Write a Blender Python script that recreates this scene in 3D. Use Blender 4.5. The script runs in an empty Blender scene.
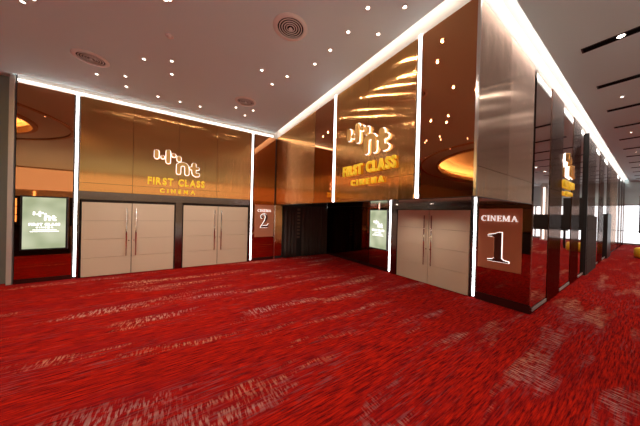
import bpy, bmesh, math, random
from mathutils import Vector, Matrix, Euler
random.seed(4)
PI = math.pi
S = bpy.context.scene
COL = S.collection

# ------------------------------------------------------------------ camera, world, exposure
cd = bpy.data.cameras.new('camera'); cam = bpy.data.objects.new('camera', cd); COL.objects.link(cam)
_y, _p, _r = 0.979, -0.0041, 0.0253
_f = Vector((math.cos(_p)*math.cos(_y), math.cos(_p)*math.sin(_y), math.sin(_p)))
_rt = Vector((math.sin(_y), -math.cos(_y), 0)); _up = _rt.cross(_f)
_R = _rt*math.cos(_r)+_up*math.sin(_r); _U = -_rt*math.sin(_r)+_up*math.cos(_r)
M4 = Matrix((( _R.x,_U.x,-_f.x,0),(_R.y,_U.y,-_f.y,0),(_R.z,_U.z,-_f.z,1.8),(0,0,0,1)))
cam.matrix_world = M4
cd.sensor_width = 36; cd.lens = 36*220.47/640
cd.shift_x = -5.82/640; cd.shift_y = 0.85/640
cd.clip_start = 0.05; cd.clip_end = 200
S.camera = cam
w = bpy.data.worlds.new('daylight'); S.world = w; w.use_nodes = True
w.node_tree.nodes['Background'].inputs[0].default_value = (0.95, 0.97, 1, 1)
w.node_tree.nodes['Background'].inputs[1].default_value = 3.2
S.view_settings.view_transform = 'Standard'; S.view_settings.look = 'None'
S.view_settings.gamma = 1; S.view_settings.use_curve_mapping = False
S.view_settings.exposure = -0.65
SPOT_W = 58.0
COVE = 10.0 
STRIP = 11.0 

# ------------------------------------------------------------------ materials
MATS = {}
def mat(name, col, rough=0.5, metal=0.0, emit=None, strength=0.0, aniso=0.0, rot=0.0, spec=None, coat=0.0):
    m = bpy.data.materials.new(name); m.use_nodes = True
    b = m.node_tree.nodes['Principled BSDF']
    b.inputs['Base Color'].default_value = (*col, 1); b.inputs['Roughness'].default_value = rough
    b.inputs['Metallic'].default_value = metal
    if spec is not None: b.inputs['Specular IOR Level'].default_value = spec
    if coat: b.inputs['Coat Weight'].default_value = coat; b.inputs['Coat Roughness'].default_value = 0.05
    if emit: b.inputs['Emission Color'].default_value = (*emit, 1); b.inputs['Emission Strength'].default_value = strength
    if aniso:
        b.inputs['Anisotropic'].default_value = aniso; b.inputs['Anisotropic Rotation'].default_value = rot
        t = m.node_tree.nodes.new('ShaderNodeTangent'); t.direction_type = 'UV_MAP'; t.uv_map = 'UVMap'
        m.node_tree.links.new(t.outputs[0], b.inputs['Tangent'])
    MATS[name] = m
    return m
def nd(m, t, **k):
    n = m.node_tree.nodes.new(t)
    for a, v in k.items(): setattr(n, a, v)
    return n
def brushed(name, col, rough, aniso=0.9, groove=0.8):
    """vertically brushed sheet metal: fine grain in colour and roughness, stretched along the height"""
    m = mat(name, col, rough, 1.0, aniso=aniso)
    m.node_tree.nodes['Principled BSDF'].inputs['Specular Tint'].default_value = (*[0.35+0.6*v for v in col], 1)
    b = m.node_tree.nodes['Principled BSDF']; L = m.node_tree.links.new
    tc = nd(m, 'ShaderNodeTexCoord'); mp = nd(m, 'ShaderNodeMapping'); mp.inputs['Scale'].default_value = (60, 60, 0.5)
    n = nd(m, 'ShaderNodeTexNoise'); n.inputs['Scale'].default_value = 3; n.inputs['Detail'].default_value = 3
    L(tc.outputs['Object'], mp.inputs[0]); L(mp.outputs[0], n.inputs['Vector'])
    r = nd(m, 'ShaderNodeMapRange'); r.inputs[3].default_value = rough*0.92; r.inputs[4].default_value = rough*1.08
    L(n.outputs[0], r.inputs[0]); L(r.outputs[0], b.inputs['Roughness'])
    c = nd(m, 'ShaderNodeMix', data_type='RGBA'); c.inputs[6].default_value = (*[v*0.93 for v in col], 1); c.inputs[7].default_value = (*[min(1, v*1.05) for v in col], 1)
    L(n.outputs[0], c.inputs[0]); L(c.outputs[2], b.inputs['Base Color'])
    # the fine vertical grooves of the brushing: slopes sideways only, so highlights stretch into level streaks
    mp2 = nd(m, 'ShaderNodeMapping'); mp2.inputs['Scale'].default_value = (260, 260, 0.6)
    n2 = nd(m, 'ShaderNodeTexNoise'); n2.inputs['Scale'].default_value = 1; n2.inputs['Detail'].default_value = 1
    L(tc.outputs['Object'], mp2.inputs[0]); L(mp2.outputs[0], n2.inputs['Vector'])
    sub = nd(m, 'ShaderNodeMath', operation='SUBTRACT'); sub.inputs[1].default_value = 0.5; L(n2.outputs[0], sub.inputs[0])
    am = nd(m, 'ShaderNodeMath', operation='MULTIPLY'); am.inputs[1].default_value = groove; L(sub.outputs[0], am.inputs[0])
    tg = nd(m, 'ShaderNodeTangent', direction_type='UV_MAP', uv_map='UVMap'); ge = nd(m, 'ShaderNodeNewGeometry')
    sc_ = nd(m, 'ShaderNodeVectorMath', operation='SCALE'); L(tg.outputs[0], sc_.inputs[0]); L(am.outputs[0], sc_.inputs['Scale'])
    ad = nd(m, 'ShaderNodeVectorMath', operation='ADD'); L(ge.outputs['Normal'], ad.inputs[0]); L(sc_.outputs[0], ad.inputs[1])
    no = nd(m, 'ShaderNodeVectorMath', operation='NORMALIZE'); L(ad.outputs[0], no.inputs[0]); L(no.outputs[0], b.inputs['Normal'])
    return m
plaster = mat('ceiling_plaster', (0.66, 0.82, 0.85), 0.75)
cove_white = mat('cove_white', (0.85, 0.83, 0.80), 0.7)
grey_wall = mat('grey_wallcovering', (0.20, 0.22, 0.21), 0.7)
beige_wall = mat('warm_beige_wall', (0.55, 0.38, 0.24), 0.6)
core = mat('dark_core', (0.02, 0.018, 0.017), 0.6)
bronze_mirror = mat('bronze_mirror', (0.56, 0.25, 0.115), 0.015, 1.0)
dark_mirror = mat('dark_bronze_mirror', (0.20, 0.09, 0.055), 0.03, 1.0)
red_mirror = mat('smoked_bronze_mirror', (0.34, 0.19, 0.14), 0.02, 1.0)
clear_mirror = mat('rose_mirror', (0.74, 0.62, 0.57), 0.015, 1.0)
gold_brushed = brushed('brushed_gold_bronze', (0.60, 0.31, 0.115), 0.13, 1.0)
amber_brushed = brushed('brushed_amber_bronze', (0.62, 0.33, 0.14), 0.14, 1.0)
taupe_brushed = brushed('brushed_taupe_bronze', (0.64, 0.48, 0.39), 0.22, 1.0)
pale_brushed = brushed('brushed_pale_bronze', (0.80, 0.62, 0.52), 0.26, 0.9)
dark_brushed = brushed('brushed_dark_bronze', (0.22, 0.12, 0.085), 0.16, 1.0)
steel = brushed('brushed_steel', (0.18, 0.16, 0.165), 0.16, 0.5, 0.1)
soffit_steel = mat('polished_soffit_steel', (0.58, 0.53, 0.53), 0.10, 1.0)
trim_steel = mat('bright_trim_steel', (0.75, 0.70, 0.66), 0.18, 1.0)
pale_trim = mat('pale_satin_trim', (0.55, 0.50, 0.47), 0.35, 0.2)
chrome = mat('chrome', (0.85, 0.82, 0.80), 0.08, 1.0)
leaf_m = mat('beige_door_laminate', (0.66, 0.54, 0.40), 0.40)
groove_m = mat('door_groove', (0.10, 0.07, 0.05), 0.6)
black = mat('black_metal', (0.010, 0.009, 0.009), 0.4)
slot_black = mat('slot_black', (0.004, 0.004, 0.004), 0.8, spec=0.05)
frame_dark = mat('dark_door_reveal', (0.03, 0.022, 0.02), 0.35, 0.6)
skirt_m = mat('dark_red_brown_skirting', (0.05, 0.012, 0.010), 0.25, 0.3)
charcoal = mat('charcoal_laminate', (0.060, 0.045, 0.040), 0.7, spec=0.1)
led_m = mat('white_light_strip', (1, 1, 1), 0.5, emit=(1.0, 0.95, 0.93), strength=STRIP)
cove_led = mat('white_cove_light', (1, 1, 1), 0.5, emit=(1.0, 0.90, 0.80), strength=COVE)
corr_led = mat('cool_cove_light', (1, 1, 1), 0.5, emit=(1.0, 0.94, 0.90), strength=COVE*1.1)
wash_led = mat('warm_wash_light', (1, 1, 1), 0.5, emit=(1.0, 0.84, 0.70), strength=COVE*0.9)
corr_soft = mat('soft_white_light_line', (1, 1, 1), 0.5, emit=(1.0, 0.88, 0.78), strength=5)
gold_led = mat('golden_cove_light', (1, 0.8, 0.5), 0.5, emit=(1.0, 0.74, 0.42), strength=45)
added_amber_led = mat('added_amber_glow', (1, 0.8, 0.5), 0.5, emit=(1.0, 0.60, 0.25), strength=5)
lens_m = mat('downlight_lens', (1, 1, 1), 0.5, emit=(1.0, 0.88, 0.72), strength=22)
white_ring = mat('white_downlight_ring', (0.75, 0.7, 0.68), 0.5)
grille_m = mat('off_white_grille', (0.80, 0.76, 0.74), 0.5)
halo_w = mat('white_halo', (1, 1, 1), 0.5, emit=(1.0, 0.94, 0.88), strength=3.2)
halo_y = mat('yellow_halo', (1, 0.8, 0.1), 0.5, emit=(1.0, 0.55, 0.03), strength=0.7)
face_gold = mat('champagne_letter_face', (0.66, 0.38, 0.12), 0.3, 0.8)
face_yellow = mat('yellow_letter_face', (0.95, 0.66, 0.06), 0.3, 0.5, emit=(1, 0.62, 0.03), strength=0.35)
face_brown = mat('dark_brown_letter_face', (0.10, 0.035, 0.025), 0.35, 0.5)
white_letter = mat('white_letter', (0.9, 0.9, 0.9), 0.5, emit=(1, 0.93, 0.90), strength=1.1)
sign_plate = mat('terracotta_sign_plate', (0.55, 0.22, 0.12), 0.35, 0.2)
glass_m = mat('clear_glass', (1, 1, 1), 0.0); glass_m.node_tree.nodes['Principled BSDF'].inputs['Transmission Weight'].default_value = 1
glass_m.node_tree.nodes['Principled BSDF'].inputs['IOR'].default_value = 1.02
frame_grey = mat('grey_window_frame', (0.35, 0.33, 0.33), 0.4, 0.5)
yellow_m = mat('yellow_vinyl', (0.85, 0.50, 0.02), 0.5)
chip_white = mat('screen_white', (1, 1, 1), 0.5, emit=(1, 1, 0.98), strength=3.0)
# display screen: pale sage picture, soft blotches
screen_m = mat('pale_green_screen', (0.05, 0.05, 0.05), 0.2, emit=(0.5, 0.6, 0.4), strength=1.25)
_n = nd(screen_m, 'ShaderNodeTexNoise'); _n.inputs['Scale'].default_value = 2.0; _n.inputs['Detail'].default_value = 1
_tc = nd(screen_m, 'ShaderNodeTexCoord'); screen_m.node_tree.links.new(_tc.outputs['Object'], _n.inputs['Vector'])
_c = nd(screen_m, 'ShaderNodeValToRGB'); _c.color_ramp.elements[0].position = 0.35; _c.color_ramp.elements[1].position = 0.68
_c.color_ramp.elements[0].color = (0.45, 0.52, 0.30, 1); _c.color_ramp.elements[1].color = (0.85, 0.88, 0.62, 1)
screen_m.node_tree.links.new(_n.outputs[0], _c.inputs[0]); screen_m.node_tree.links.new(_c.outputs[0], screen_m.node_tree.nodes['Principled BSDF'].inputs['Emission Color'])

# curtain cloth
curtain_m = mat('black_velour', (0.05, 0.036, 0.032), 0.9)
# carpet
def carpet_material():
    m = mat('red_streaked_carpet', (0.5, 0.03, 0.02), 0.95, spec=0.02)
    b = m.node_tree.nodes['Principled BSDF']; L = m.node_tree.links.new
    tc = nd(m, 'ShaderNodeTexCoord')
    def noise(sc, detail=2, scale=1.0, rough=0.5):
        mp = nd(m, 'ShaderNodeMapping'); mp.inputs['Scale'].default_value = sc
        n = nd(m, 'ShaderNodeTexNoise'); n.inputs['Scale'].default_value = scale; n.inputs['Detail'].default_value = detail; n.inputs['Roughness'].default_value = rough
        L(tc.outputs['Object'], mp.inputs[0]); L(mp.outputs[0], n.inputs['Vector']); return n.outputs[0]
    def ramp(src, p0, p1):
        r = nd(m, 'ShaderNodeMapRange'); r.inputs[1].default_value = p0; r.inputs[2].default_value = p1; L(src, r.inputs[0]); return r.outputs[0]
    def mul(a, c):
        x = nd(m, 'ShaderNodeMath', operation='MULTIPLY'); L(a, x.inputs[0])
        if isinstance(c, float): x.inputs[1].default_value = c
        else: L(c, x.inputs[1])
        return x.outputs[0]
    def mix(f, a, c):
        x = nd(m, 'ShaderNodeMix', data_type='RGBA'); L(f, x.inputs[0])
        for i, v in ((6, a), (7, c)):
            if isinstance(v, tuple): x.inputs[i].default_value = (*v, 1)
            else: L(v, x.inputs[i])
        return x.outputs[2]
    streak = noise((4.2, 56, 1), 5, 1.0, 0.72)
    broad = noise((0.45, 2.2, 1), 3)
    col = mix(ramp(streak, 0.38, 0.62), (0.085, 0.003, 0.004), (0.42, 0.011, 0.0045))
    col = mix(mul(ramp(broad, 0.45, 0.66), 0.6), col, (0.17, 0.005, 0.008))
    # plum-grey streaks along the room
    dash2 = mul(ramp(noise((3.0, 38, 1), 3, 1.0, 0.6), 0.54, 0.64), ramp(noise((0.55, 2.4, 1), 2), 0.46, 0.60))
    col = mix(mul(dash2, 0.5), col, (0.20, 0.060, 0.065))
    # pale worn dashes running across the room, gathered in clouds drawn out along it
    cloud = ramp(noise((0.42, 2.3, 1), 3, 1.0, 0.6), 0.548, 0.66)
    dash = ramp(noise((42, 7, 1), 3, 1.0, 0.6), 0.49, 0.57)
    tone = mix(ramp(noise((0.6, 0.9, 1), 1), 0.45, 0.6), (0.56, 0.27, 0.16), (0.36, 0.19, 0.17))
    col = mix(mul(mul(cloud, dash), 0.75), col, tone)
    L(col, b.inputs['Base Color'])
    bp = nd(m, 'ShaderNodeBump'); bp.inputs['Strength'].default_value = 0.25; bp.inputs['Distance'].default_value = 0.006
    L(noise((60, 160, 1), 2), bp.inputs['Height']); L(bp.outputs[0], b.inputs['Normal'])
    return m
carpet = carpet_material()

# ------------------------------------------------------------------ mesh helpers
def uv(bm):
    l = bm.loops.layers.uv.new('UVMap')
    for f in bm.faces:
        n = f.normal
        for lp in f.loops:
            c = lp.vert.co
            if abs(n.z) > 0.7: lp[l].uv = (c.x, c.y)
            elif abs(n.x) > abs(n.y): lp[l].uv = (c.y, c.z)
            else: lp[l].uv = (c.x, c.z)
def tag(o, label=None, cat=None, group=None, kind=None):
    if label: o['label'] = label
    if cat: o['category'] = cat
    if group: o['group'] = group
    if kind: o['kind'] = kind
    return o
def obj(name, bm, m, parent=None, smooth=False, free=False):
    """link a bmesh given in world (or, with a parent, in the parent's) coordinates as one object with its origin at its base"""
    bmesh.ops.recalc_face_normals(bm, faces=bm.faces)
    bm.normal_update()
    if not parent and not free:
        xs = [v.co.x for v in bm.verts]; ys = [v.co.y for v in bm.verts]; zs = [v.co.z for v in bm.verts]
        o0 = Vector(((min(xs)+max(xs))/2, (min(ys)+max(ys))/2, min(zs)))
    else: o0 = Vector((0, 0, 0))
    uv(bm)
    bmesh.ops.translate(bm, verts=bm.verts, vec=-o0)
    me = bpy.data.meshes.new(name); bm.to_mesh(me); bm.free()
    for mm in (m if isinstance(m, (list, tuple)) else [m]): me.materials.append(mm)
    if smooth:
        for p in me.polygons: p.use_smooth = True
    o = bpy.data.objects.new(name, me); COL.objects.link(o); o.location = o0
    if parent: o.parent = parent
    return o
def empty(name, loc, rot=(0, 0, 0)):
    o = bpy.data.objects.new(name, None); COL.objects.link(o); o.location = loc; o.rotation_euler = rot
    o.empty_display_size = 0.1
    return o
def box(bm, x0, x1, y0, y1, z0, z1, bev=0.0, mi=0):
    t = bmesh.new()
    vs = [t.verts.new((x, y, z)) for x in (x0, x1) for y in (y0, y1) for z in (z0, z1)]
    for f in ((0, 1, 3, 2), (4, 6, 7, 5), (0, 4, 5, 1), (2, 3, 7, 6), (0, 2, 6, 4), (1, 5, 7, 3)): t.faces.new([vs[i] for i in f])
    if bev: bmesh.ops.bevel(t, geom=t.edges[:], offset=bev, segments=2, affect='EDGES')
    for f in t.faces: f.material_index = mi
    me = bpy.data.meshes.new('t'); t.to_mesh(me); t.free(); bm.from_mesh(me); bpy.data.meshes.remove(me)
def B(*args, **k):
    bm = bmesh.new(); box(bm, *args, **k); return bm
def lathe(bm, prof, seg=32, c=(0, 0, 0), axis='z', close=False):
    rings = []
    for r, h in prof:
        ring = []
        for i in range(seg):
            a = 2*PI*i/seg; x, y = r*math.cos(a), r*math.sin(a)
            ring.append(bm.verts.new((c[0]+x, c[1]+y, c[2]+h) if axis == 'z' else (c[0]+x, c[1]+h, c[2]+y)))
        rings.append(ring)
    n = len(rings)
    for k in range(n if close else n-1):
        a, b_ = rings[k], rings[(k+1) % n]
        for i in range(seg): bm.faces.new((a[i], a[(i+1) % seg], b_[(i+1) % seg], b_[i]))
    if not close:
        bm.faces.new(rings[0]); bm.faces.new(rings[-1])
def prism(bm, pts, z0, z1):
    """closed outline in x,y raised from z0 to z1 (local sign frame: x right, y up, z out of the wall)"""
    a = [bm.verts.new((x, y, z0)) for x, y in pts]; b_ = [bm.verts.new((x, y, z1)) for x, y in pts]
    bm.faces.new(a[::-1]); bm.faces.new(b_)
    n = len(pts)
    for i in range(n): bm.faces.new((a[i], a[(i+1) % n], b_[(i+1) % n], b_[i]))
def structure(name, bm, m): return tag(obj(name, bm, m), kind='structure')
def thing(name, bm, m, label, cat, group=None, **k): return tag(obj(name, bm, m, **k), label, cat, group)
ROT_A = (PI/2, 0, 0)             # things mounted on walls that face the camera side (-y)
ROT_B = (PI/2, 0, -PI/2)         # things mounted on walls that face -x

# key planes
YA, XU, XL, YC = 8.07, 3.08, 5.50, 1.26
ZC, ZS, ZF = 4.72, 2.06, 4.58    # ceiling, soffit, top of cladding

# ------------------------------------------------------------------ the setting
structure('floor', B(-22, 28.3, -10.3, 12.3, -0.10, 0), carpet)
def added_marble_material():
    m = mat('added_cream_marble', (0.72, 0.68, 0.62), 0.25); b = m.node_tree.nodes['Principled BSDF']
    tc = nd(m, 'ShaderNodeTexCoord'); n = nd(m, 'ShaderNodeTexNoise'); n.inputs['Scale'].default_value = 0.8; n.inputs['Detail'].default_value = 6; n.inputs['Distortion'].default_value = 1.5
    r = nd(m, 'ShaderNodeValToRGB'); r.color_ramp.elements[0].color = (0.60, 0.57, 0.53, 1); r.color_ramp.elements[1].color = (0.80, 0.77, 0.73, 1)
    m.node_tree.links.new(tc.outputs['Object'], n.inputs['Vector']); m.node_tree.links.new(n.outputs[0], r.inputs[0]); m.node_tree.links.new(r.outputs[0], b.inputs['Base Color'])
    return m
structure('floor_added_marble', B(-21.99, 5.5, -9.99, -1.6, 0.001, 0.012), added_marble_material())  # unseen marble invented behind the camera to bounce light onto the ceiling
# ceiling with the oval dome opening
OC, OA, OB = (-11.2, 4.2), 6.9, 4.0
def ceiling():
    bm = bmesh.new()
    out = [(-22, -10), (28, -10), (28, 1.08), (2.95, 1.08), (2.95, 7.97), (-3.1, 7.97), (-3.1, 8.25), (-6, 8.25), (-6, 12), (-22, 12)]
    v1 = [bm.verts.new((x, y, ZC)) for x, y in out]
    e = [bm.edges.new((v1[i], v1[(i+1) % len(v1)])) for i in range(len(v1))]
    N = 96
    v2 = [bm.verts.new((OC[0]+OA*math.cos(2*PI*i/N), OC[1]+OB*math.sin(2*PI*i/N), ZC)) for i in range(N)]
    e += [bm.edges.new((v2[i], v2[(i+1) % N])) for i in range(N)]
    bmesh.ops.triangle_fill(bm, edges=e, use_beauty=True, use_dissolve=False)
    ex = bmesh.ops.extrude_face_region(bm, geom=bm.faces[:])
    bmesh.ops.translate(bm, verts=[g for g in ex['geom'] if isinstance(g, bmesh.types.BMVert)], vec=(0, 0, 0.05))
    return bm
structure('ceiling', ceiling(), plaster)
def ellring(bm, prof, N=96):
    rings = []
    for d, z in prof:
        rings.append([bm.verts.new((OC[0]+(OA+d)*math.cos(2*PI*i/N), OC[1]+(OB+d)*math.sin(2*PI*i/N), z)) for i in range(N)])
    for k in range(len(rings)-1):
        for i in range(N): bm.faces.new((rings[k][i], rings[k][(i+1) % N], rings[k+1][(i+1) % N], rings[k+1][i]))
    return rings
bm = bmesh.new(); r = ellring(bm, [(0.5, ZC+0.05), (0.5, 5.25), (-0.3, 5.45)]); bm.faces.new(r[-1])
structure('ceiling_dome', bm, mat('pale_dome_plaster', (0.8, 0.7, 0.5), 0.6))
bm = bmesh.new(); ellring(bm, [(0.10, ZC-0.002), (0.10, ZC-0.10), (-0.02, ZC-0.10), (-0.02, ZC+0.16), (0.0, ZC+0.16), (0.0, ZC-0.002)])
structure('trim_1', bm, beige_wall)
bm = bmesh.new(); ellring(bm, [(1.0, ZC-0.002), (1.0, ZC-0.05), (0.9, ZC-0.05), (0.9, ZC-0.002)])
structure('trim_2', bm, beige_wall)
bm = bmesh.new(); ellring(bm, [(0.40, ZC+0.06), (0.28, ZC+0.06), (0.28, ZC+0.12), (0.40, ZC+0.12), (0.40, ZC+0.06)])
thing('dome_light_ring', bm, gold_led, 'golden hidden light ring around the oval dome in the lobby ceiling', 'light')

structure('wall_back', B(-3.08, 5.5, 8.10, 8.40, 0, 4.97), core)
structure('wall_left', B(-6, -3.17, 8.25, 8.40, 0, ZC), grey_wall)
structure('wall_lobby_side', B(-6.15, -6, 8.25, 12, 0, ZC), grey_wall)
structure('wall_lobby_back', B(-22, -6, 12, 12.2, 0, ZC), beige_wall)
structure('wall_lobby_left', B(-22.3, -22, -10, 12.2, 0, ZC), beige_wall)
structure('wall_rear', B(-22, 28.3, -10.3, -10, 0, ZC+0.2), beige_wall)
structure('wall_side', B(5.53, 5.70, 1.52, 8.10, 0, 4.97), core)
structure('wall_corridor', B(5.53, 28, 1.30, 1.50, 0, 4.97), core)
structure('wall_upper_side', B(3.12, 3.30, 1.52, 8.08, 2.14, 4.97), core)
structure('wall_upper_corridor', B(3.12, 5.52, 1.30, 1.50, 2.14, 4.97), core)
structure('ceiling_soffit', B(3.115, 5.535, 1.285, 8.095, ZS+0.005, 2.13), soffit_steel)
# recessed light slots where ceiling meets cladding (white, open below)
bm = bmesh.new()
box(bm, -3.06, 2.95, 7.955, 7.968, ZC+0.052, 4.95); box(bm, -3.06, 2.95, 7.955, 8.095, 4.951, 4.965); box(bm, -3.06, 3.1, 8.085, 8.098, ZF, 4.95)
structure('ceiling_slot', bm, cove_white)
bm = bmesh.new()
box(bm, 2.935, 2.948, 1.10, 7.95, ZC+0.052, 4.95); box(bm, 2.935, 3.10, 0.95, 8.08, 4.951, 4.965); box(bm, 3.105, 3.118, 1.27, 8.08, ZF, 4.95)
structure('ceiling_slot', bm, cove_white)
bm = bmesh.new()
box(bm, 3.10, 27.9, 1.062, 1.075, ZC+0.052, 4.95); box(bm, 3.11, 27.9, 1.062, 1.295, 4.951, 4.965); box(bm, 3.12, 27.9, 1.285, 1.298, 4.581, 4.95)
structure('ceiling_slot', bm, cove_white)
thing('slot_light', B(-3.05, 2.94, 8.06, 8.083, 4.625, 4.65), cove_led, 'thin warm white light line along the ceiling above the left cinema doors', 'light')
thing('slot_light', B(3.13, 27.8, 1.080, 1.10, 4.80, 4.84), corr_led, 'broad white light line along the corridor ceiling receding to the right', 'light')
thing('slot_light', B(2.952, 2.972, 1.30, 7.93, 4.80, 4.84), wash_led, 'white light line rising along the ceiling over the gold side panels', 'light')

# bulkhead and windows at the far end of the corridor
structure('wall_far', B(28, 28.2, -10, 1.30, 3.0, ZC+0.2), plaster)
for i in range(9):
    y1 = 1.25-i*1.25
    bm = bmesh.new()
    box(bm, 28.0, 28.12, y1-1.25, y1-1.17, 0, 3.0); box(bm, 28.0, 28.12, y1-1.17, y1, 0, 0.12); box(bm, 28.0, 28.12, y1-1.17, y1, 2.92, 3.0); box(bm, 28.0, 28.12, y1-1.17, y1, 1.0, 1.04)
    o = structure('window_%d' % (i+1), bm, frame_grey)
    obj('pane', bmesh_pane := B(28.05-o.location.x, 28.06-o.location.x, y1-1.17-o.location.y, y1-o.location.y, 0.12, 2.92), glass_m, o)

# ------------------------------------------------------------------ letters
def offs(pts, d):
    n = len(pts); area = sum(pts[i][0]*pts[(i+1) % n][1]-pts[(i+1) % n][0]*pts[i][1] for i in range(n))
    s = 1 if area > 0 else -1; out = []
    for i in range(n):
        a, b_, c = Vector(pts[i-1]), Vector(pts[i]), Vector(pts[(i+1) % n])
        d1 = (b_-a).normalized(); d2 = (c-b_).normalized()
        n1 = Vector((d1.y, -d1.x))*s; n2 = Vector((d2.y, -d2.x))*s
        m_ = n1+n2
        if m_.length < 1e-4: m_ = n1
        m_.normalize(); k = max(0.5, m_.dot(n1))
        out.append(tuple(b_+m_*d/k))
    return out
def ribbon(pts, w, caps=True):
    """outline of a stroke along pts; w a number or a list of widths"""
    n = len(pts); ws = w if isinstance(w, (list, tuple)) else [w]*n
    L_, R_ = [], []
    P = [Vector(p) for p in pts]
    for i in range(n):
        d = (P[min(i+1, n-1)]-P[max(i-1, 0)]).normalized(); nn = Vector((-d.y, d.x))*ws[i]/2
        L_.append(tuple(P[i]+nn)); R_.append(tuple(P[i]-nn))
    out = list(L_)
    if caps:
        d = (P[-1]-P[-2]).normalized(); a0 = math.atan2(d.x, -d.y)
        nn = Vector((-d.y, d.x)); 
        for k in range(1, 8): t = PI*k/8; out.append(tuple(P[-1]+(nn*math.cos(t)+d*math.sin(t))*ws[-1]/2))
    out += R_[::-1]
    if caps:
        d = (P[0]-P[1]).normalized(); nn = Vector((-d.y, d.x))
        for k in range(1, 8): t = PI*k/8; out.append(tuple(P[0]+(nn*math.cos(t)+d*math.sin(t))*ws[0]/2))
    return out
def disc(x, y, r, n=18): return [(x+r*math.cos(2*PI*i/n), y+r*math.sin(2*PI*i/n)) for i in range(n)]
def arc(cx, cy, rx, ry, a0, a1, n=10): return [(cx+rx*math.cos(math.radians(a0+(a1-a0)*i/n)), cy+ry*math.sin(math.radians(a0+(a1-a0)*i/n))) for i in range(n+1)]
# pill-and-dot mark; unit = its width (350), height 218, y up
def U(x, y): return ((x-122)/350.0, (275-y)/350.0)
W = 32/350.0
MARK = [
    ('short_bar', [ribbon([U(141, 88), U(141, 133)], W)]),
    ('dot', [disc(*U(185, 130), 14/350.0)]),
    ('tall_bar', [ribbon([U(224, 75), U(224, 165)], W)]),
    ('dot', [disc(*U(265, 101), 16/350.0)]),
    ('short_bar', [ribbon([U(305, 118), U(305, 137)], W)]),
    ('letter', [ribbon([U(303, 186), U(303, 252)], W), ribbon([U(303, 215)]+[U(335+33*math.cos(a), 200-30*math.sin(a)) for a in (PI*.85, PI*.7, PI*.5, PI*.3, PI*.12)]+[U(368, 215), U(368, 255)], W)]),
    ('letter', [ribbon([U(424, 165), U(424, 235), U(428, 250), U(440, 260), U(455, 257)], W), ribbon([U(402, 200), U(455, 198)], W*0.85)]),
]
def text_mesh(ch, size, bold, ext):
    cu = bpy.data.curves.new('t', 'FONT'); cu.body = ch; cu.size = size; cu.offset = bold; cu.extrude = ext; cu.resolution_u = 4
    o = bpy.data.objects.new('t', cu); COL.objects.link(o)
    bpy.context.view_layer.update()
    me = bpy.data.meshes.new_from_object(o.evaluated_get(bpy.context.evaluated_depsgraph_get()))
    bpy.data.objects.remove(o); bpy.data.curves.remove(cu)
    me.transform(Matrix.Translation((0, 0, 0)))
    xs = [v.co.x for v in me.vertices]; return me, min(xs), max(xs)
TEXTC = {}
def letters(parent, s, x0, x1, y0, cap, bold, z, ext, m, gap=0.10, halo=None, stroke=1.0, name='letter'):
    """sans letters fitted between x0 and x1; every letter a part of its own"""
    glyphs = []; tot = 0
    for ch in s:
        if ch == ' ': glyphs.append(None); tot += 0.45*cap; continue
        key = (ch, round(bold/cap, 3))
        if key not in TEXTC: TEXTC[key] = text_mesh(ch, 1.0, bold/cap*0.7, 0.5)
        me, a, b_ = TEXTC[key]; glyphs.append((me, a, b_)); tot += (b_-a)*cap/0.73
    n = len(s)-1; tot += gap*cap*n; k = (x1-x0)/tot; x = x0
    for ch, g in zip(s, glyphs):
        if g is None: x += 0.45*cap*k+gap*cap*k; continue
        me, a, b_ = g; sc = cap/0.73
        for hm, zz, ee in ([(m, z, ext)] + ([(halo, z-ext*0.5-0.006, 0.006)] if halo else [])):
            m2 = me.copy(); m2.materials.clear(); m2.materials.append(hm)
            for v in m2.vertices: v.co = Vector(((v.co.x-a)*sc*k+x, v.co.y*sc+y0, v.co.z*ee+zz))
            if hm is halo:
                cxx = x+(b_-a)*sc*k/2; cyy = y0+cap/2
                for v in m2.vertices: v.co.x = cxx+(v.co.x-cxx)*1.05; v.co.y = cyy+(v.co.y-cyy)*1.05
            o = bpy.data.objects.new(name if hm is m else 'glow_layer', m2); COL.objects.link(o)
            if hm is m: o.parent = parent; base = o
            else: o.parent = base
        x += (b_-a)*sc*k+gap*cap*k
def mark(parent, width, cx, y0, z, depth, face, halo=None, hw=0.016):
    for nme, polys in MARK:
        bm = bmesh.new()
        for q, pl in enumerate(polys): prism(bm, [(cx+(x-0.5)*width, y0+y*width) for x, y in pl], z-depth/2-0.0006*q, z+depth/2+0.0006*q)
        o = obj(nme, bm, face, parent)
        if halo:
            bm = bmesh.new()
            for q, pl in enumerate(polys): prism(bm, offs([(cx+(x-0.5)*width, y0+y*width) for x, y in pl], hw), z-depth/2-0.014-0.0004*q, z-depth/2-0.003+0.0004*q)
            obj('glow_layer', bm, halo, o)
def wall_logo(loc, rot, label, wd=1.15):
    t = tag(empty('illuminated_logo_sign', loc, rot), label, 'sign', )
    k = wd/1.15
    mark(t, 1.15*k, 0.0, 0.60*k, 0.055, 0.04, face_gold, halo_w, 0.011*k)
    letters(t, 'FIRST CLASS', -0.70*k, 0.72*k, 0.28*k, 0.20*k, 0.010*k, 0.040, 0.03, face_yellow, 0.22, halo_y)
    letters(t, 'CINEMA', -0.42*k, 0.46*k, 0.05*k, 0.11*k, 0.006*k, 0.040, 0.03, face_yellow, 0.65, halo_y)
    return t
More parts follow.
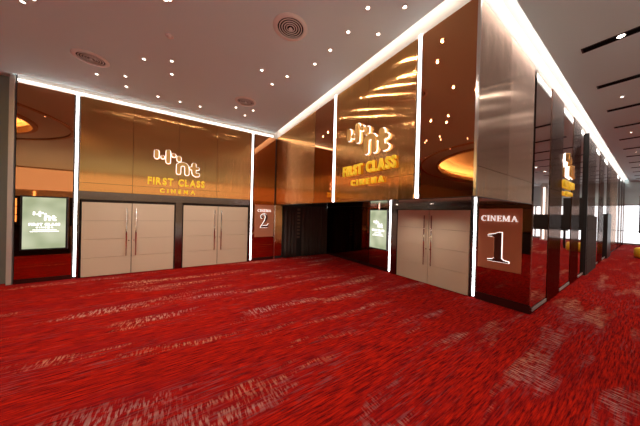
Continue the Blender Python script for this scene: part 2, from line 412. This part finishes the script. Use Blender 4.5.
# serif capitals for CINEMA and the numerals, unit cap height 1
def serif(x, y, w_, up): return [(x-w_/2, y), (x+w_/2, y), (x+w_/2, y+0.05*up), (x-w_/2, y+0.05*up)]
def SL(ch):
    T, t = 0.17, 0.055
    if ch == 'I': return [[(0.10, 0), (0.27, 0), (0.27, 1), (0.10, 1)], serif(0.185, 0, 0.37, 1), serif(0.185, 1, 0.37, -1)], 0.37
    if ch == 'C':
        P = arc(0.45, 0.5, 0.38, 0.46, 48, 312, 22); ws = [0.06+0.12*max(0, math.sin(PI*i/22))**1.2 for i in range(23)]
        return [ribbon(P, ws, False), [(0.66, 0.70), (0.72, 0.70), (0.72, 0.98), (0.66, 0.94)]], 0.78
    if ch == 'N': return [[(0.10, 0), (0.155, 0), (0.155, 1), (0.10, 1)], [(0.02, 1), (0.22, 1), (0.76, 0), (0.66, 0), (0.08, 0.98)], [(0.69, 0.0), (0.745, 0.0), (0.745, 1), (0.69, 1)], serif(0.13, 0, 0.28, 1), serif(0.72, 1, 0.28, -1)], 0.86
    if ch == 'E': return [[(0.10, 0), (0.27, 0), (0.27, 1), (0.10, 1)], [(0.0, 0), (0.66, 0), (0.70, 0.26), (0.65, 0.26), (0.58, 0.06), (0.0, 0.05)], [(0.0, 0.95), (0.56, 0.94), (0.60, 0.76), (0.65, 0.76), (0.64, 1), (0.0, 1)], [(0.2, 0.49), (0.50, 0.49), (0.50, 0.545), (0.2, 0.545)], [(0.47, 0.38), (0.51, 0.38), (0.51, 0.66), (0.47, 0.66)]], 0.70
    if ch == 'M': return [[(0.10, 0), (0.155, 0), (0.155, 1), (0.10, 1)], [(0.03, 1), (0.25, 1), (0.56, 0.12), (0.48, 0.02)], [(0.48, 0.02), (0.53, 0.02), (0.88, 1), (0.82, 1)], [(0.80, 0), (0.97, 0), (0.97, 1), (0.80, 1)], serif(0.13, 0, 0.27, 1), serif(0.885, 0, 0.36, 1), serif(0.92, 1, 0.26, -1)], 1.08
    if ch == 'A': return [[(0.10, 0), (0.16, 0), (0.44, 0.84), (0.42, 1)], [(0.42, 1), (0.46, 1), (0.86, 0), (0.67, 0), (0.36, 0.82)], [(0.22, 0.32), (0.60, 0.32), (0.60, 0.37), (0.22, 0.37)], serif(0.13, 0, 0.27, 1), serif(0.765, 0, 0.36, 1)], 0.94
    if ch == '1': return [[(0.0, 0), (0.60, 0), (0.60, 0.04), (0.46, 0.065), (0.40, 0.12), (0.40, 1.0), (0.32, 1.0), (0.20, 0.945), (0.0, 0.90), (0.0, 0.86), (0.14, 0.86), (0.20, 0.82), (0.20, 0.12), (0.14, 0.065), (0.0, 0.04)]], 0.60
    if ch == '2':
        P = [(0.13, 0.74), (0.10, 0.82), (0.155, 0.91), (0.25, 0.955), (0.35, 0.955), (0.44, 0.90), (0.495, 0.80), (0.50, 0.70), (0.465, 0.585), (0.39, 0.46), (0.29, 0.33), (0.18, 0.20), (0.09, 0.09)]
        ws = [0.13, 0.10, 0.055, 0.05, 0.07, 0.12, 0.165, 0.175, 0.155, 0.11, 0.075, 0.05, 0.045]
        return [ribbon(P, ws, False), disc(0.14, 0.73, 0.075), [(0.04, 0), (0.60, 0), (0.67, 0.26), (0.63, 0.26), (0.585, 0.17), (0.52, 0.15), (0.20, 0.15), (0.04, 0.05)]], 0.67
def serif_word(parent, s, x0, x1, y0, h, z, depth, m, halo=None, hw=0.01, gap=0.12):
    G = [SL(c) for c in s]; tot = sum(g[1] for g in G)*h+gap*h*(len(s)-1); k = (x1-x0)/tot; x = x0
    for pl, wd in G:
        bm = bmesh.new()
        for q, P in enumerate(pl): prism(bm, [(x+px*h*k, y0+py*h) for px, py in P], z-depth/2-0.0004*q, z+depth/2+0.0004*q)
        o = obj('numeral' if s in '12' else 'letter', bm, m, parent)
        if halo:
            bm = bmesh.new()
            for q, P in enumerate(pl): prism(bm, offs([(x+px*h*k, y0+py*h) for px, py in P], hw), z-depth/2-0.010-0.0003*q, z-depth/2-0.003+0.0003*q)
            obj('glow_layer', bm, halo, o)
        x += (wd*h+gap*h)*k

# ------------------------------------------------------------------ cladding
def clad_A(x0, x1, z0, z1, m, label, nm='wall_panel', seams=(), hseam=None, group=None):
    bm = bmesh.new(); g = 0.003
    xs = [x0]+list(seams)+[x1]; zs = [z0]+([hseam] if hseam else [])+[z1]
    for i in range(len(xs)-1):
        for j in range(len(zs)-1): box(bm, xs[i]+g, xs[i+1]-g, YA, YA+0.015, zs[j]+g, zs[j+1]-g)
    return thing(nm, bm, m, label, 'wall panel', group)
def clad_x(xp, y0, y1, z0, z1, m, label, nm='wall_panel', seams=(), hseam=None):
    bm = bmesh.new(); g = 0.003
    ys = [y0]+list(seams)+[y1]; zs = [z0]+([hseam] if hseam else [])+[z1]
    for i in range(len(ys)-1):
        for j in range(len(zs)-1): box(bm, xp, xp+0.02, ys[i]+g, ys[i+1]-g, zs[j]+g, zs[j+1]-g)
    return thing(nm, bm, m, label, 'wall panel')
def clad_C(x0, x1, z0, z1, m, label, nm='wall_panel', hseam=None, group=None, proud=0.0):
    bm = bmesh.new(); g = 0.003
    zs = [z0]+([hseam] if hseam else [])+[z1]
    for j in range(len(zs)-1): box(bm, x0+g, x1-g, YC-proud, YC+0.02, zs[j]+g, zs[j+1]-g)
    return thing(nm, bm, m, label, 'wall panel', group)
# wall A (left doors)
thing('corner_trim', B(-3.165, -3.09, 8.06, 8.249, 0, 4.715), pale_trim, 'pale metal edge trim beside the grey wall at far left', 'trim')
clad_A(-3.06, -2.17, 0.10, ZF, bronze_mirror, 'tall dark bronze mirror panel behind the leftmost poster screen', 'mirror_panel')
clad_A(-2.07, 2.15, 2.20, ZF, gold_brushed, 'wide brushed gold panelling above the two left pairs of doors', seams=(-1.05, 0.0, 1.05), hseam=2.42)
clad_A(2.25, 3.05, 0.10, ZF, bronze_mirror, 'bronze mirror strip behind the cinema 2 sign, up to the ceiling', 'mirror_panel')
clad_A(3.09, 3.38, 0.10, 2.05, gold_brushed, 'narrow gold bronze strip between cinema 2 sign and black curtain')
thing('edge_trim', B(3.05, 3.085, 8.03, 8.095, 0.0, 2.055), trim_steel, 'thin vertical metal trim right of the cinema 2 sign', 'trim')
bm = bmesh.new(); box(bm, -3.06, -2.17, 8.06, 8.098, 0, 0.095)
structure('baseboard_back', bm, skirt_m)
structure('baseboard_back_right', B(2.25, 3.04, 8.06, 8.098, 0, 0.095), skirt_m)
thing('light_strip', B(-2.138, -2.103, 8.05, 8.095, 0.05, 4.60), led_m, 'full height white light strip left of the left doors', 'light')
thing('light_strip', B(2.180, 2.215, 8.05, 8.095, 0.05, 4.60), led_m, 'full height white light strip between the left doors and cinema 2 sign', 'light')

# upper box, left side
clad_x(XU, 5.20, 8.05, ZS, ZF, amber_brushed, 'brushed bronze panelling in the inner corner above the curtain', seams=(6.15, 7.10), hseam=2.45)
clad_x(XU, 4.33, 5.19, ZS, ZF, bronze_mirror, 'dark bronze mirror panel between two brushed bronze ones on the side wall', 'mirror_panel')
clad_x(XU, 2.12, 4.24, ZS, ZF, gold_brushed, 'brushed gold panelling behind the side wall logo sign', seams=(3.17,), hseam=2.45)
clad_x(XU, 1.275, 2.03, ZS, ZF, bronze_mirror, 'bronze mirror panel on side wall reflecting ceiling lights and oval dome', 'mirror_panel')
thing('light_strip', B(3.065, 3.10, 4.268, 4.303, ZS+0.01, 4.60), led_m, 'vertical white light strip left of the side wall logo sign', 'light')
thing('light_strip', B(3.065, 3.10, 2.055, 2.085, ZS+0.01, 4.60), led_m, 'vertical white light strip right of the side wall logo sign', 'light')
thing('corner_trim', B(3.06, 3.085, 1.235, 1.268, ZS, 4.60), trim_steel, 'slim vertical metal trim on the upper outer corner', 'trim')
thing('edge_trim', B(3.055, 3.105, 1.285, 8.05, ZS-0.012, ZS-0.001), steel, 'long horizontal metal lip under the overhanging side panels', 'trim')

# lower side wall, under the overhang
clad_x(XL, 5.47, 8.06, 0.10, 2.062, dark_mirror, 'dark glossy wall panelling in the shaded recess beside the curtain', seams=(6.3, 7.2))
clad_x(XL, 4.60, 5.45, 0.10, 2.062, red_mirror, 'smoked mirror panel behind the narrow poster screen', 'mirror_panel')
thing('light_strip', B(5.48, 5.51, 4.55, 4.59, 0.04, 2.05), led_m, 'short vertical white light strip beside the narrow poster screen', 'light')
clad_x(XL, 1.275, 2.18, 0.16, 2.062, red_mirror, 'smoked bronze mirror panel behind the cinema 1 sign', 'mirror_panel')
thing('light_strip', B(5.48, 5.51, 2.20, 2.235, 0.04, 2.05), led_m, 'vertical white light strip between the right doors and cinema 1 sign', 'light')
structure('baseboard_side', B(5.485, 5.52, 1.26, 2.18, 0, 0.155), skirt_m)
structure('baseboard_side_inner', B(5.485, 5.52, 4.60, 8.05, 0, 0.095), skirt_m)
thing('corner_trim', B(5.49, 5.502, 1.250, 1.270, 0.16, 2.05), trim_steel, 'slim metal trim on the lower corner beside cinema 1 sign', 'trim')

# corridor wall
clad_C(3.09, 4.20, ZS, ZF, taupe_brushed, 'grey bronze upper panel at the outer corner, nearest the camera', hseam=2.45)
clad_C(4.20, 5.40, ZS, ZF, pale_brushed, 'second grey bronze upper panel, right of the one at the corner', hseam=2.45)
thing('edge_trim', B(3.09, 5.40, 1.235, 1.29, ZS-0.012, ZS-0.001), steel, 'horizontal metal lip under the two grey bronze corridor panels', 'trim')
segs = [(5.42, 6.60, 'm'), (6.60, 7.70, 'b'), (7.70, 8.88, 'm'), (8.88, 10.0, 'b'), (10.0, 10.9, 'm'), (11.0, 13.1, 'b'), (13.1, 14.2, 'm'), (14.2, 15.6, 'b'), (15.6, 16.9, 'm'), (16.9, 18.1, 'b'), (18.1, 21.9, 't'), (21.9, 22.9, 'm'), (22.9, 24.0, 'b'), (24.0, 25.0, 'm'), (25.0, 26.1, 'b'), (26.1, 27.0, 'm'), (27.0, 27.95, 'b')]
ordn = ['first', 'second', 'third', 'fourth', 'fifth', 'sixth', 'seventh', 'eighth', 'ninth']
nm_, nb_ = 0, 0
for x0, x1, k in segs:
    z0 = 0.0 if k == 'b' else 0.12
    if x0 == 11.0: z0 = 1.95
    if x0 == 16.9: z0 = 2.12
    if k == 'm':
        if x0 < 5.5: x0 = 5.515
        clad_C(x0, x1, z0, ZF, clear_mirror, ordn[nm_]+' tall mirror panel along the corridor counted from the corner', 'mirror_panel', hseam=2.45); nm_ += 1
    elif k == 'b':
        clad_C(x0, x1, z0, ZF, dark_brushed, ordn[nb_]+' dark bronze pier along the corridor counted from the corner', 'pier_panel', hseam=2.45, proud=0.010); nb_ += 1
    else:
        clad_C(x0, x1, z0, ZF, taupe_brushed, 'wide grey panel far along the corridor wall', hseam=2.45)
thing('edge_trim', B(10.91, 10.99, 1.20, 1.28, 0, ZF), black, 'thin black vertical fin on the corridor wall', 'trim')
k = 0
for x0, x1, t_ in segs:
    if t_ != 'm' or x0 > 20: continue
    x0 = max(x0, 5.53)
    e = empty('floor_grille', ((x0+x1)/2, 1.25, 0)); tag(e, 'pale slotted air grille at the foot of the %s corridor mirror' % ordn[k], 'grille'); k += 1
    obj('grille_frame', B(-(x1-x0)/2+0.01, (x1-x0)/2-0.01, 0.005, 0.04, 0, 0.115), skirt_m, e)
    bm = bmesh.new(); n = int((x1-x0)/0.05)
    for i in range(n):
        xx = -(x1-x0)/2+0.04+i*(x1-x0-0.08)/n
        for zz in (0.045, 0.078): box(bm, xx, xx+0.03, -0.006, 0.004, zz, zz+0.022)
    obj('louvre', bm, pale_trim, e)

# ------------------------------------------------------------------ doors
def handle(parent, sx, z0=0.50, z1=1.80, ln='door_handle'):
    bm = bmesh.new(); lathe(bm, [(0.001, z0), (0.017, z0), (0.017, z1), (0.001, z1)], 16, (sx, -0.075, 0))
    h_ = obj(ln, bm, chrome, parent, True)
    for z in (z0+0.22, z1-0.25):
        bm = bmesh.new(); lathe(bm, [(0.010, -0.075), (0.010, 0.0)], 12, (sx, 0, z), axis='y')
        obj('standoff', bm, chrome, h_, True)
def double_door(name, loc, rotz, W2, H_, label):
    """local: x along the wall, -y out of the wall, origin at floor middle"""
    t = tag(empty(name, loc, (0, 0, rotz)), label, None, None, 'structure')
    obj('door_reveal', B(-W2, W2, 0.012, 0.03, 0, H_+0.06), frame_dark, t)
    for s in (-1, 1):
        x0, x1 = (-W2+0.03, -0.008) if s < 0 else (0.008, W2-0.03)
        bm = bmesh.new(); hh = (H_-0.015)/4
        for i in range(4): box(bm, x0, x1, -0.03, 0.010, 0.012+i*hh+0.002, 0.012+(i+1)*hh-0.002, bev=0.003)
        lf = obj('door_leaf', bm, leaf_m, t)
        handle(lf, -0.09*(-s) if False else s*0.10)
        bm = bmesh.new(); lathe(bm, [(0.001, -0.043), (0.016, -0.043), (0.016, -0.03), (0.001, -0.03)], 14, (s*0.055, 0, 0.92), axis='y')
        obj('door_lock', bm, chrome, lf, True)
    return t
D1 = double_door('door_1', (-1.045, YA-0.0, 0), 0, 0.99, 1.93, 'leftmost pair of beige panelled doors')
D2 = double_door('door_2', (1.11, YA-0.0, 0), 0, 0.99, 1.93, 'second pair of beige panelled doors beside cinema 2 sign')
# steel surround of the left doors: header, three jambs, one frame
e = empty('door_surround', (0.05, YA, 0)); tag(e, 'brushed steel surround framing both left pairs of doors', 'door frame')
obj('header', B(-2.11, 2.11, -0.05, 0.028, 1.995, 2.195), steel, e)
obj('jamb', B(-2.135, -2.09, -0.05, 0.028, 0, 1.99), steel, e)
obj('mullion', B(-0.10, 0.07, -0.05, 0.028, 0, 1.99), steel, e)
obj('jamb', B(2.055, 2.105, -0.05, 0.028, 0, 1.99), steel, e)
D3 = double_door('door_3', (XL+0.0, 3.29, 0), -PI/2, 1.01, 1.95, 'pair of beige panelled doors beside cinema 1 sign')
e = empty('door_surround', (XL, 3.4, 0), (0, 0, -PI/2)); tag(e, 'brushed steel surround framing the right pair of doors', 'door frame')
obj('header', B(-1.12, 1.13, -0.03, 0.028, 1.96, 2.062), steel, e)
obj('jamb', B(-1.12, -0.90, -0.03, 0.028, 0, 1.955), steel, e)
obj('jamb', B(1.122, 1.135, -0.03, 0.028, 0, 1.955), steel, e)
# service doors far down the corridor
def service_door(name, x0, x1, h_, m, label, cols, rows):
    t = tag(empty(name, ((x0+x1)/2, YC, 0)), label, None, None, 'structure')
    bm = bmesh.new(); wd = (x1-x0)/cols; hh = h_/rows
    for i in range(cols):
        for j in range(rows): box(bm, -(x1-x0)/2+i*wd+0.006, -(x1-x0)/2+(i+1)*wd-0.006, -0.07, 0.015, j*hh+0.006, (j+1)*hh-0.006, bev=0.003)
    obj('door_leaf', bm, m, t)
service_door('door_4', 11.0, 13.1, 1.93, charcoal, 'charcoal panelled service door in the corridor', 2, 4)
service_door('door_5', 16.6, 18.1, 2.10, black, 'black service door further along the corridor', 2, 1)

# ------------------------------------------------------------------ poster screens
def poster(loc, rot, wd, ht, label):
    t = tag(empty('poster_screen', loc, rot), label, 'screen')
    bm = bmesh.new(); f = 0.03
    for a in ((-wd/2, wd/2, 0, f), (-wd/2, wd/2, ht-f, ht), (-wd/2, -wd/2+f, f, ht-f), (wd/2-f, wd/2, f, ht-f)): box(bm, a[0], a[1], a[2], a[3], 0.002, 0.055)
    box(bm, -wd/2+f, wd/2-f, f, ht-f, 0.002, 0.03)
    obj('bezel', bm, black, t)
    s = obj('display', B(-wd/2+f, wd/2-f, f, ht-f, 0.031, 0.045), screen_m, t)
    wl = wd-2*f
    for nme, polys in MARK:
        bm = bmesh.new()
        for q, pl in enumerate(polys): prism(bm, [((x-0.5)*wl*0.55, ht*0.54+y*wl*0.55) for x, y in pl], 0.0455, 0.0480+0.0003*q)
        obj('printed_mark', bm, chip_white, s)
    letters(s, 'FIRST CLASS', -wl*0.36, wl*0.36, ht*0.455, ht*0.042, ht*0.005, 0.047, 0.003, chip_white, 0.12, name='printed_letter')
    letters(s, 'CINEMA', -wl*0.20, wl*0.20, ht*0.405, ht*0.026, ht*0.002, 0.047, 0.003, chip_white, 0.5, name='printed_letter')
    for j, (y, w_) in enumerate(((0.365, 0.27), (0.335, 0.33))):
        bm = bmesh.new(); x = -wl*w_
        while x < wl*w_:
            d = random.uniform(0.012, 0.03); box(bm, x, min(x+d, wl*w_), ht*y, ht*(y+0.014), 0.0455, 0.0475); x += d+0.008
        obj('small_print', bm, chip_white, s)
    return t
poster((-2.60, YA-0.001, 0.765), ROT_A, 0.73, 1.26, 'black framed pale green poster screen on the far left mirror panel')
poster((XL-0.001, 5.03, 0.66), ROT_B, 0.78, 1.30, 'black framed pale green poster screen under the overhang')

# ------------------------------------------------------------------ numbered signs
def number_sign(loc, rot, wd, z0, z1, digit, label, nh, ch, ny, cy, cw):
    t = tag(empty('cinema_number_sign', (loc[0], loc[1], z0), rot), label, 'sign')
    obj('sign_plate', B(-wd/2, wd/2, 0, z1-z0, 0.001, 0.008), sign_plate, t)
    serif_word(t, 'CINEMA', -cw/2, cw/2, cy, ch, 0.026, 0.02, white_letter, None)
    n = nh*0.60
    serif_word(t, digit, -n/2, n/2, ny, nh, 0.035, 0.03, face_brown, halo_w, 0.009)
number_sign((2.67, YA-0.001), ROT_A, 0.70, 0.86, 2.04, '2', 'terracotta sign plate with glowing numeral 2 on mirror panel', 0.52, 0.10, 0.34, 0.92, 0.50)
number_sign((XL-0.001, 1.775), ROT_B, 0.74, 0.72, 1.98, '1', 'terracotta sign plate with glowing numeral 1 near the corner', 0.60, 0.115, 0.17, 1.00, 0.62)

wall_logo((-0.02, YA-0.002, 2.23), ROT_A, 'gold lit logo sign above the two left pairs of doors')
wall_logo((XU-0.002, 3.17, 2.34), ROT_B, 'gold and white lit logo sign on the overhanging side wall')
wall_logo((8.27, YC-0.002, 2.36), ROT_A, 'lit logo sign on the mirrored corridor wall', 0.95)

# ------------------------------------------------------------------ curtain in the recess
def curtain(name, x0, x1, label, seed):
    rnd = random.Random(seed); bm = bmesh.new(); n = int((x1-x0)*90); rows = 6; G = []
    ph = rnd.random()*6
    for j in range(rows+1):
        z = 0.02+2.0*j/rows; row = []
        for i in range(n+1):
            x = x0+(x1-x0)*i/n; s = x*2*PI/0.155+ph+0.8*math.sin(x*3.1)
            a = 0.028+0.018*math.sin(x*5.7+seed); a *= 1.0+0.35*(1-j/rows)
            row.append(bm.verts.new((x+0.012*math.sin(s*0.5+j*0.3), 7.99+a*math.sin(s)+0.012*math.sin(x*9+j*0.6), z)))
        G.append(row)
    for j in range(rows):
        for i in range(n): bm.faces.new((G[j][i], G[j][i+1], G[j+1][i+1], G[j+1][i]))
    o = thing(name, bm, curtain_m, label, 'curtain', smooth=True)
    md = o.modifiers.new('thickness', 'SOLIDIFY'); md.thickness = 0.006
curtain('curtain', 3.42, 3.98, 'narrow black curtain hanging left of the gap in the recess', 1)
curtain('curtain', 4.22, 5.42, 'wide black curtain hanging right of the gap in the recess', 2)
thing('curtain_track', B(3.40, 5.45, 7.96, 8.02, 2.03, 2.062), black, 'black ceiling track holding the two curtains in the recess', 'track')
bm = bmesh.new()
for i in range(9): box(bm, 4.02, 4.16, 8.06, 8.09, 0.75+i*0.14, 0.83+i*0.14)
thing('slatted_shelf_panel', bm, mat('dim_brown_slat', (0.14, 0.09, 0.06), 0.5), 'dim brown slatted panel seen through the curtain gap', 'panel')

# ------------------------------------------------------------------ ceiling fittings
def air_diffuser(x, y, label):
    t = tag(empty('air_diffuser', (x, y, ZC)), label, 'air vent', 'round ceiling air vents'); t.scale = (1.15, 1.15, 1)
    bm = bmesh.new(); lathe(bm, [(0.175, -0.001), (0.235, -0.001), (0.235, -0.008), (0.185, -0.020), (0.175, -0.020)], 48, close=True); obj('flange', bm, grille_m, t, True)
    bm = bmesh.new(); lathe(bm, [(0.001, -0.001), (0.175, -0.001), (0.175, -0.002), (0.001, -0.002)], 40); obj('dark_backing', bm, slot_black, t)
    for r_ in (0.145, 0.112, 0.080, 0.050):
        bm = bmesh.new(); lathe(bm, [(r_-0.001, -0.008), (r_+0.001, -0.008), (r_+0.013, -0.013), (r_-0.003, -0.016)], 40, close=True); obj('vane_ring', bm, grille_m, t, True)
    bm = bmesh.new(); lathe(bm, [(0.001, -0.004), (0.014, -0.004), (0.030, -0.028), (0.001, -0.032)], 32); obj('centre_cone', bm, grille_m, t, True)
air_diffuser(1.43, 3.26, 'round concentric ring air vent nearest the camera')
air_diffuser(-1.47, 6.22, 'round air vent near the ceiling edge at upper left')
air_diffuser(1.45, 6.13, 'small looking round air vent near the inner corner of ceiling')
e = tag(empty('smoke_detector', (-0.17, 4.60, ZC)), 'small round white smoke detector on the ceiling', 'smoke detector')
bm = bmesh.new(); lathe(bm, [(0.001, -0.001), (0.06, -0.001), (0.06, -0.015), (0.001, -0.015)], 28); obj('mounting_base', bm, grille_m, e, True)
bm = bmesh.new(); lathe(bm, [(0.001, -0.016), (0.045, -0.016), (0.040, -0.035), (0.001, -0.045)], 28); obj('sensor_head', bm, white_ring, e, True)

spotdata = bpy.data.lights.new('downlight_lamp', 'SPOT'); spotdata.energy = SPOT_W; spotdata.spot_size = math.radians(150); spotdata.spot_blend = 1.0
spotdata.shadow_soft_size = 0.012; spotdata.color = (1.0, 0.90, 0.78)
_dl = None
def downlight(x, y, label, group=None, lamp=True, z=ZC, big=None):
    global _dl
    if _dl is None:
        t = empty('downlight', (x, y, z))
        bm = bmesh.new(); lathe(bm, [(0.024, -0.001), (0.042, -0.001), (0.042, -0.006), (0.024, -0.009)], 24, close=True); a = obj('trim_ring', bm, white_ring, t, True)
        bm = bmesh.new(); lathe(bm, [(0.001, -0.001), (0.024, -0.001), (0.024, -0.004), (0.001, -0.004)], 20); b_ = obj('lens', bm, lens_m, t)
        l = bpy.data.objects.new('lamp', spotdata); COL.objects.link(l); l.parent = t; l.location = (0, 0, -0.045)
        _dl = (t, a, b_, l); use = t
    else:
        use = _dl[0].copy(); COL.objects.link(use); use.location = (x, y, z)
        for c in _dl[1:]:
            if c is _dl[3] and not lamp: continue
            q = c.copy(); COL.objects.link(q); q.parent = use
            if big and c is _dl[3]: q.data = big
        for kk in ('group',):
            if kk in use: del use[kk]
    tag(use, label, 'ceiling light', group)
spots = [
 (-1.75, 4.94, 'recessed downlight at the very top left edge of the photo'),
 (-0.15, 3.81, 'recessed downlight at the top edge, above the smoke detector'),
 (-1.53, 6.87, 'left downlight of the trio beside the left round air vent'),
 (-1.02, 6.59, 'right rear downlight of the trio beside the left round air vent'),
 (-1.08, 7.12, 'lowest downlight of the trio beside the left round air vent'),
 (-0.60, 5.61, 'left downlight of the trio below the smoke detector'),
 (-0.15, 5.35, 'upper right downlight of the trio below the smoke detector'),
 (-0.16, 5.87, 'lower right downlight of the trio below the smoke detector'),
 (-0.48, 7.24, 'left downlight of the row of three above the left logo sign'),
 (0.00, 7.22, 'middle downlight of the row of three above the left logo sign'),
 (0.47, 7.20, 'right downlight of the row of three above the left logo sign'),
 (1.39, 4.57, 'upper left downlight of the trio between the two central air vents'),
 (1.90, 4.45, 'right downlight of the trio between the two central air vents'),
 (1.74, 4.93, 'lower downlight of the trio between the two central air vents'),
 (1.31, 6.64, 'left downlight of the trio under the air vent near the inner corner'),
 (1.76, 6.53, 'right downlight of the trio under the air vent near the inner corner'),
 (1.65, 7.02, 'lowest downlight, nearest the inner corner of the ceiling'),
 (2.18, 3.76, 'lowest downlight of the slanting row leading up the side wall'),
 (2.21, 3.28, 'second lowest downlight of the slanting row beside the side wall'),
 (2.22, 2.79, 'upper downlight of the slanting row beside the side wall'),
 (2.64, 2.54, 'downlight closest to the side wall light line'),
 (2.18, 2.31, 'left of the two downlights at the top edge over the side logo'),
 (2.59, 2.00, 'right of the two downlights at the top edge over the side logo')]
for x, y, l in spots: downlight(x, y, l)
seen = [(1.10, 2.55), (0.60, 2.30), (-0.25, 3.35), (-0.2, 3.85), (-0.65, 3.6), (-1.7, 4.4), (-2.05, 4.55), (-1.9, 5.1), (-2.7, 3.9), (-3.65, 5.0), (-4.5, 4.0), (-4.3, 3.7)]
for x, y in seen: downlight(x, y, 'small recessed downlight seen only as a reflection in the bronze mirrors', 'downlights over the lobby')
for x, y in [(-4.2, 6.5)]:
    downlight(x, y, 'recessed downlight above the grey wall left of the photo')
filldata = spotdata.copy(); filldata.energy = 420; filldata.color = (1, 0.95, 0.90); filldata.spot_size = math.radians(112); filldata.energy = 560  # strong fill lamps added behind the camera to brighten the ceiling
for x in (-8.0, -5.0, -2.0, 1.0):
    for y in (-2.9, -5.2, -7.5):
        downlight(x, y, 'added fill lamp over the added marble floor behind the camera', 'added fill lamps over the marble floor', big=filldata)
corrdata = spotdata.copy(); corrdata.energy = 125
# black linear slots of the corridor ceiling
k = 0
for i in range(12):
    x = 5.80+1.87*i
    t = tag(empty('linear_slot_light', (x-0.03, -0.50, ZC)), ('%s black linear slot in the corridor ceiling counted from the camera' % (ordn+['tenth', 'eleventh', 'twelfth'])[i]), 'ceiling light')
    bm = bmesh.new()
    for a in ((-0.08, -0.07, -1.25, 1.25), (0.07, 0.08, -1.25, 1.25), (-0.07, 0.07, -1.25, -1.235), (-0.07, 0.07, 1.235, 1.25)): box(bm, a[0], a[1], a[2], a[3], -0.012, -0.001)
    obj('slot_frame', bm, black, t)
    obj('dark_channel', B(-0.07, 0.07, -1.235, 1.235, -0.004, -0.001), slot_black, t)
    for yy in ((0.84,) if i == 0 else ()) + (-0.8,):
        bm = bmesh.new(); lathe(bm, [(0.001, -0.0045), (0.040, -0.0045), (0.036, -0.011), (0.001, -0.011)], 20, (0, yy, 0)); obj('lens', bm, lens_m, t)
    ll = bpy.data.objects.new('lamp', corrdata); COL.objects.link(ll); ll.parent = t; ll.location = (0, -0.8, -0.05)
    ll = bpy.data.objects.new('lamp', corrdata); COL.objects.link(ll); ll.parent = t; ll.location = (0, 0.2, -0.05)  # extra lamp with no lens, added to brighten the corridor
    t2 = tag(empty('linear_slot_light', (x+0.3, -5.2, ZC)), 'black linear slot of the second row, seen reflected in the corridor mirrors', 'ceiling light', 'second row of linear slots')
    obj('dark_channel', B(-0.06, 0.06, -1.3, 1.3, -0.012, -0.001), slot_black, t2)
    for z_ in ():
        pass
softdata = spotdata.copy(); softdata.energy = 42
for y, l in ((2.8, 'small downlight in the overhang soffit before the right door leaf'), (3.75, 'small downlight in the overhang soffit before the left door leaf')):
    downlight(4.75, y, l, z=ZS+0.004, big=softdata)
for i, x in enumerate((8.65, 12.4, 16.1, 19.9)):
    downlight(x, 0.47, '%s small round downlight between the corridor ceiling slots' % ordn[i])

# ------------------------------------------------------------------ lobby behind the camera and corridor end
t = tag(empty('long_display_board', (22.0, -4.0, 0)), 'long low black board on posts, seen reflected in the corridor mirrors', 'display board')
obj('board', B(-0.06, 0.06, -3.2, 3.3, 1.0, 2.1), black, t)
for yy in (-3.0, 0.0, 3.1): obj('post', B(-0.05, 0.05, yy-0.03, yy+0.03, 0, 0.999), black, t)
for i, yy in enumerate((-2.6, -3.9, -5.2)):
    t = tag(empty('lit_column', (25.5, yy, 0)), '%s pale column with a vertical light line, reflected in the corridor mirrors' % ordn[i], 'column')
    obj('shaft', B(-0.2, 0.2, -0.2, 0.2, 0, ZC-0.01), cove_white, t)
    obj('light_line', B(-0.225, -0.201, -0.05, 0.05, 0.1, 4.4), corr_soft, t)
t = tag(empty('display_board', (20.0, -0.1, 0)), 'black free standing display board at the corridor end', 'display board')
obj('board', B(-0.06, 0.06, -0.55, 0.53, 1.15, 3.1), black, t)
for yy in (-0.45, 0.43): obj('leg', B(-0.05, 0.05, yy-0.04, yy+0.04, 0, 1.149), black, t)
t = tag(empty('yellow_pouf', (18.6, 0.12, 0)), 'yellow round seat on the carpet at the corridor end', 'seat')
bm = bmesh.new(); lathe(bm, [(0.02, 0.02), (0.34, 0.02), (0.40, 0.10), (0.40, 0.42), (0.34, 0.50), (0.02, 0.52)], 28); obj('seat', bm, yellow_m, t, True)
bm = bmesh.new(); lathe(bm, [(0.02, 0.0), (0.30, 0.0), (0.30, 0.019), (0.02, 0.019)], 24); obj('plinth', bm, black, t)
back_m = mat('added_glow_onyx', (0.6, 0.5, 0.4), 0.4, emit=(1.0, 0.74, 0.50), strength=1.35)  # glowing rear wall invented to supply warm reflections and light
for i, x in enumerate((-12, -8, -4, 0, 4, 8, 12)):
    thing('added_glow_panel', B(x-1.97, x+1.97, -9.99, -9.93, 3.0, 4.6), back_m, 'added warm glowing panel high on the unseen rear lobby wall', 'light panel', 'added glowing panels')
for i, x in enumerate((-9, -6, -3, 0, 3, 6, 9)):
    thing('added_amber_strip', B(x-0.05, x+0.05, -9.99, -9.93, 0.1, 2.9), added_amber_led, 'added vertical amber glow strip on the unseen rear lobby wall', 'light', 'added amber glow strips')  # amber strips added to the unseen wall for the metal to reflect
t = tag(empty('added_bar_cabinet', (-5.2, 3.35, 0)), 'added dark bar cabinet with amber strips, made up for the left mirror reflection', 'cabinet')  # cabinet invented out of view to give the left mirror its reflection
obj('carcass', B(-1.8, 1.8, -0.33, 0.33, 0.0, 1.05, bev=0.01), black, t)
obj('counter_top', B(-1.85, 1.85, -0.38, 0.38, 1.051, 1.09, bev=0.008), dark_mirror, t)
obj('back_shelving', B(-1.8, 1.8, -0.33, -0.20, 1.091, 2.15), black, t)
for xx in (-1.5, -0.9, -0.3, 0.3, 0.9, 1.5): obj('amber_strip', B(xx-0.015, xx+0.015, -0.199, -0.18, 1.20, 2.05), added_amber_led, t)
for zz in (1.45, 1.75): obj('shelf', B(-1.79, 1.79, -0.199, -0.05, zz, zz+0.02), dark_brushed, t)
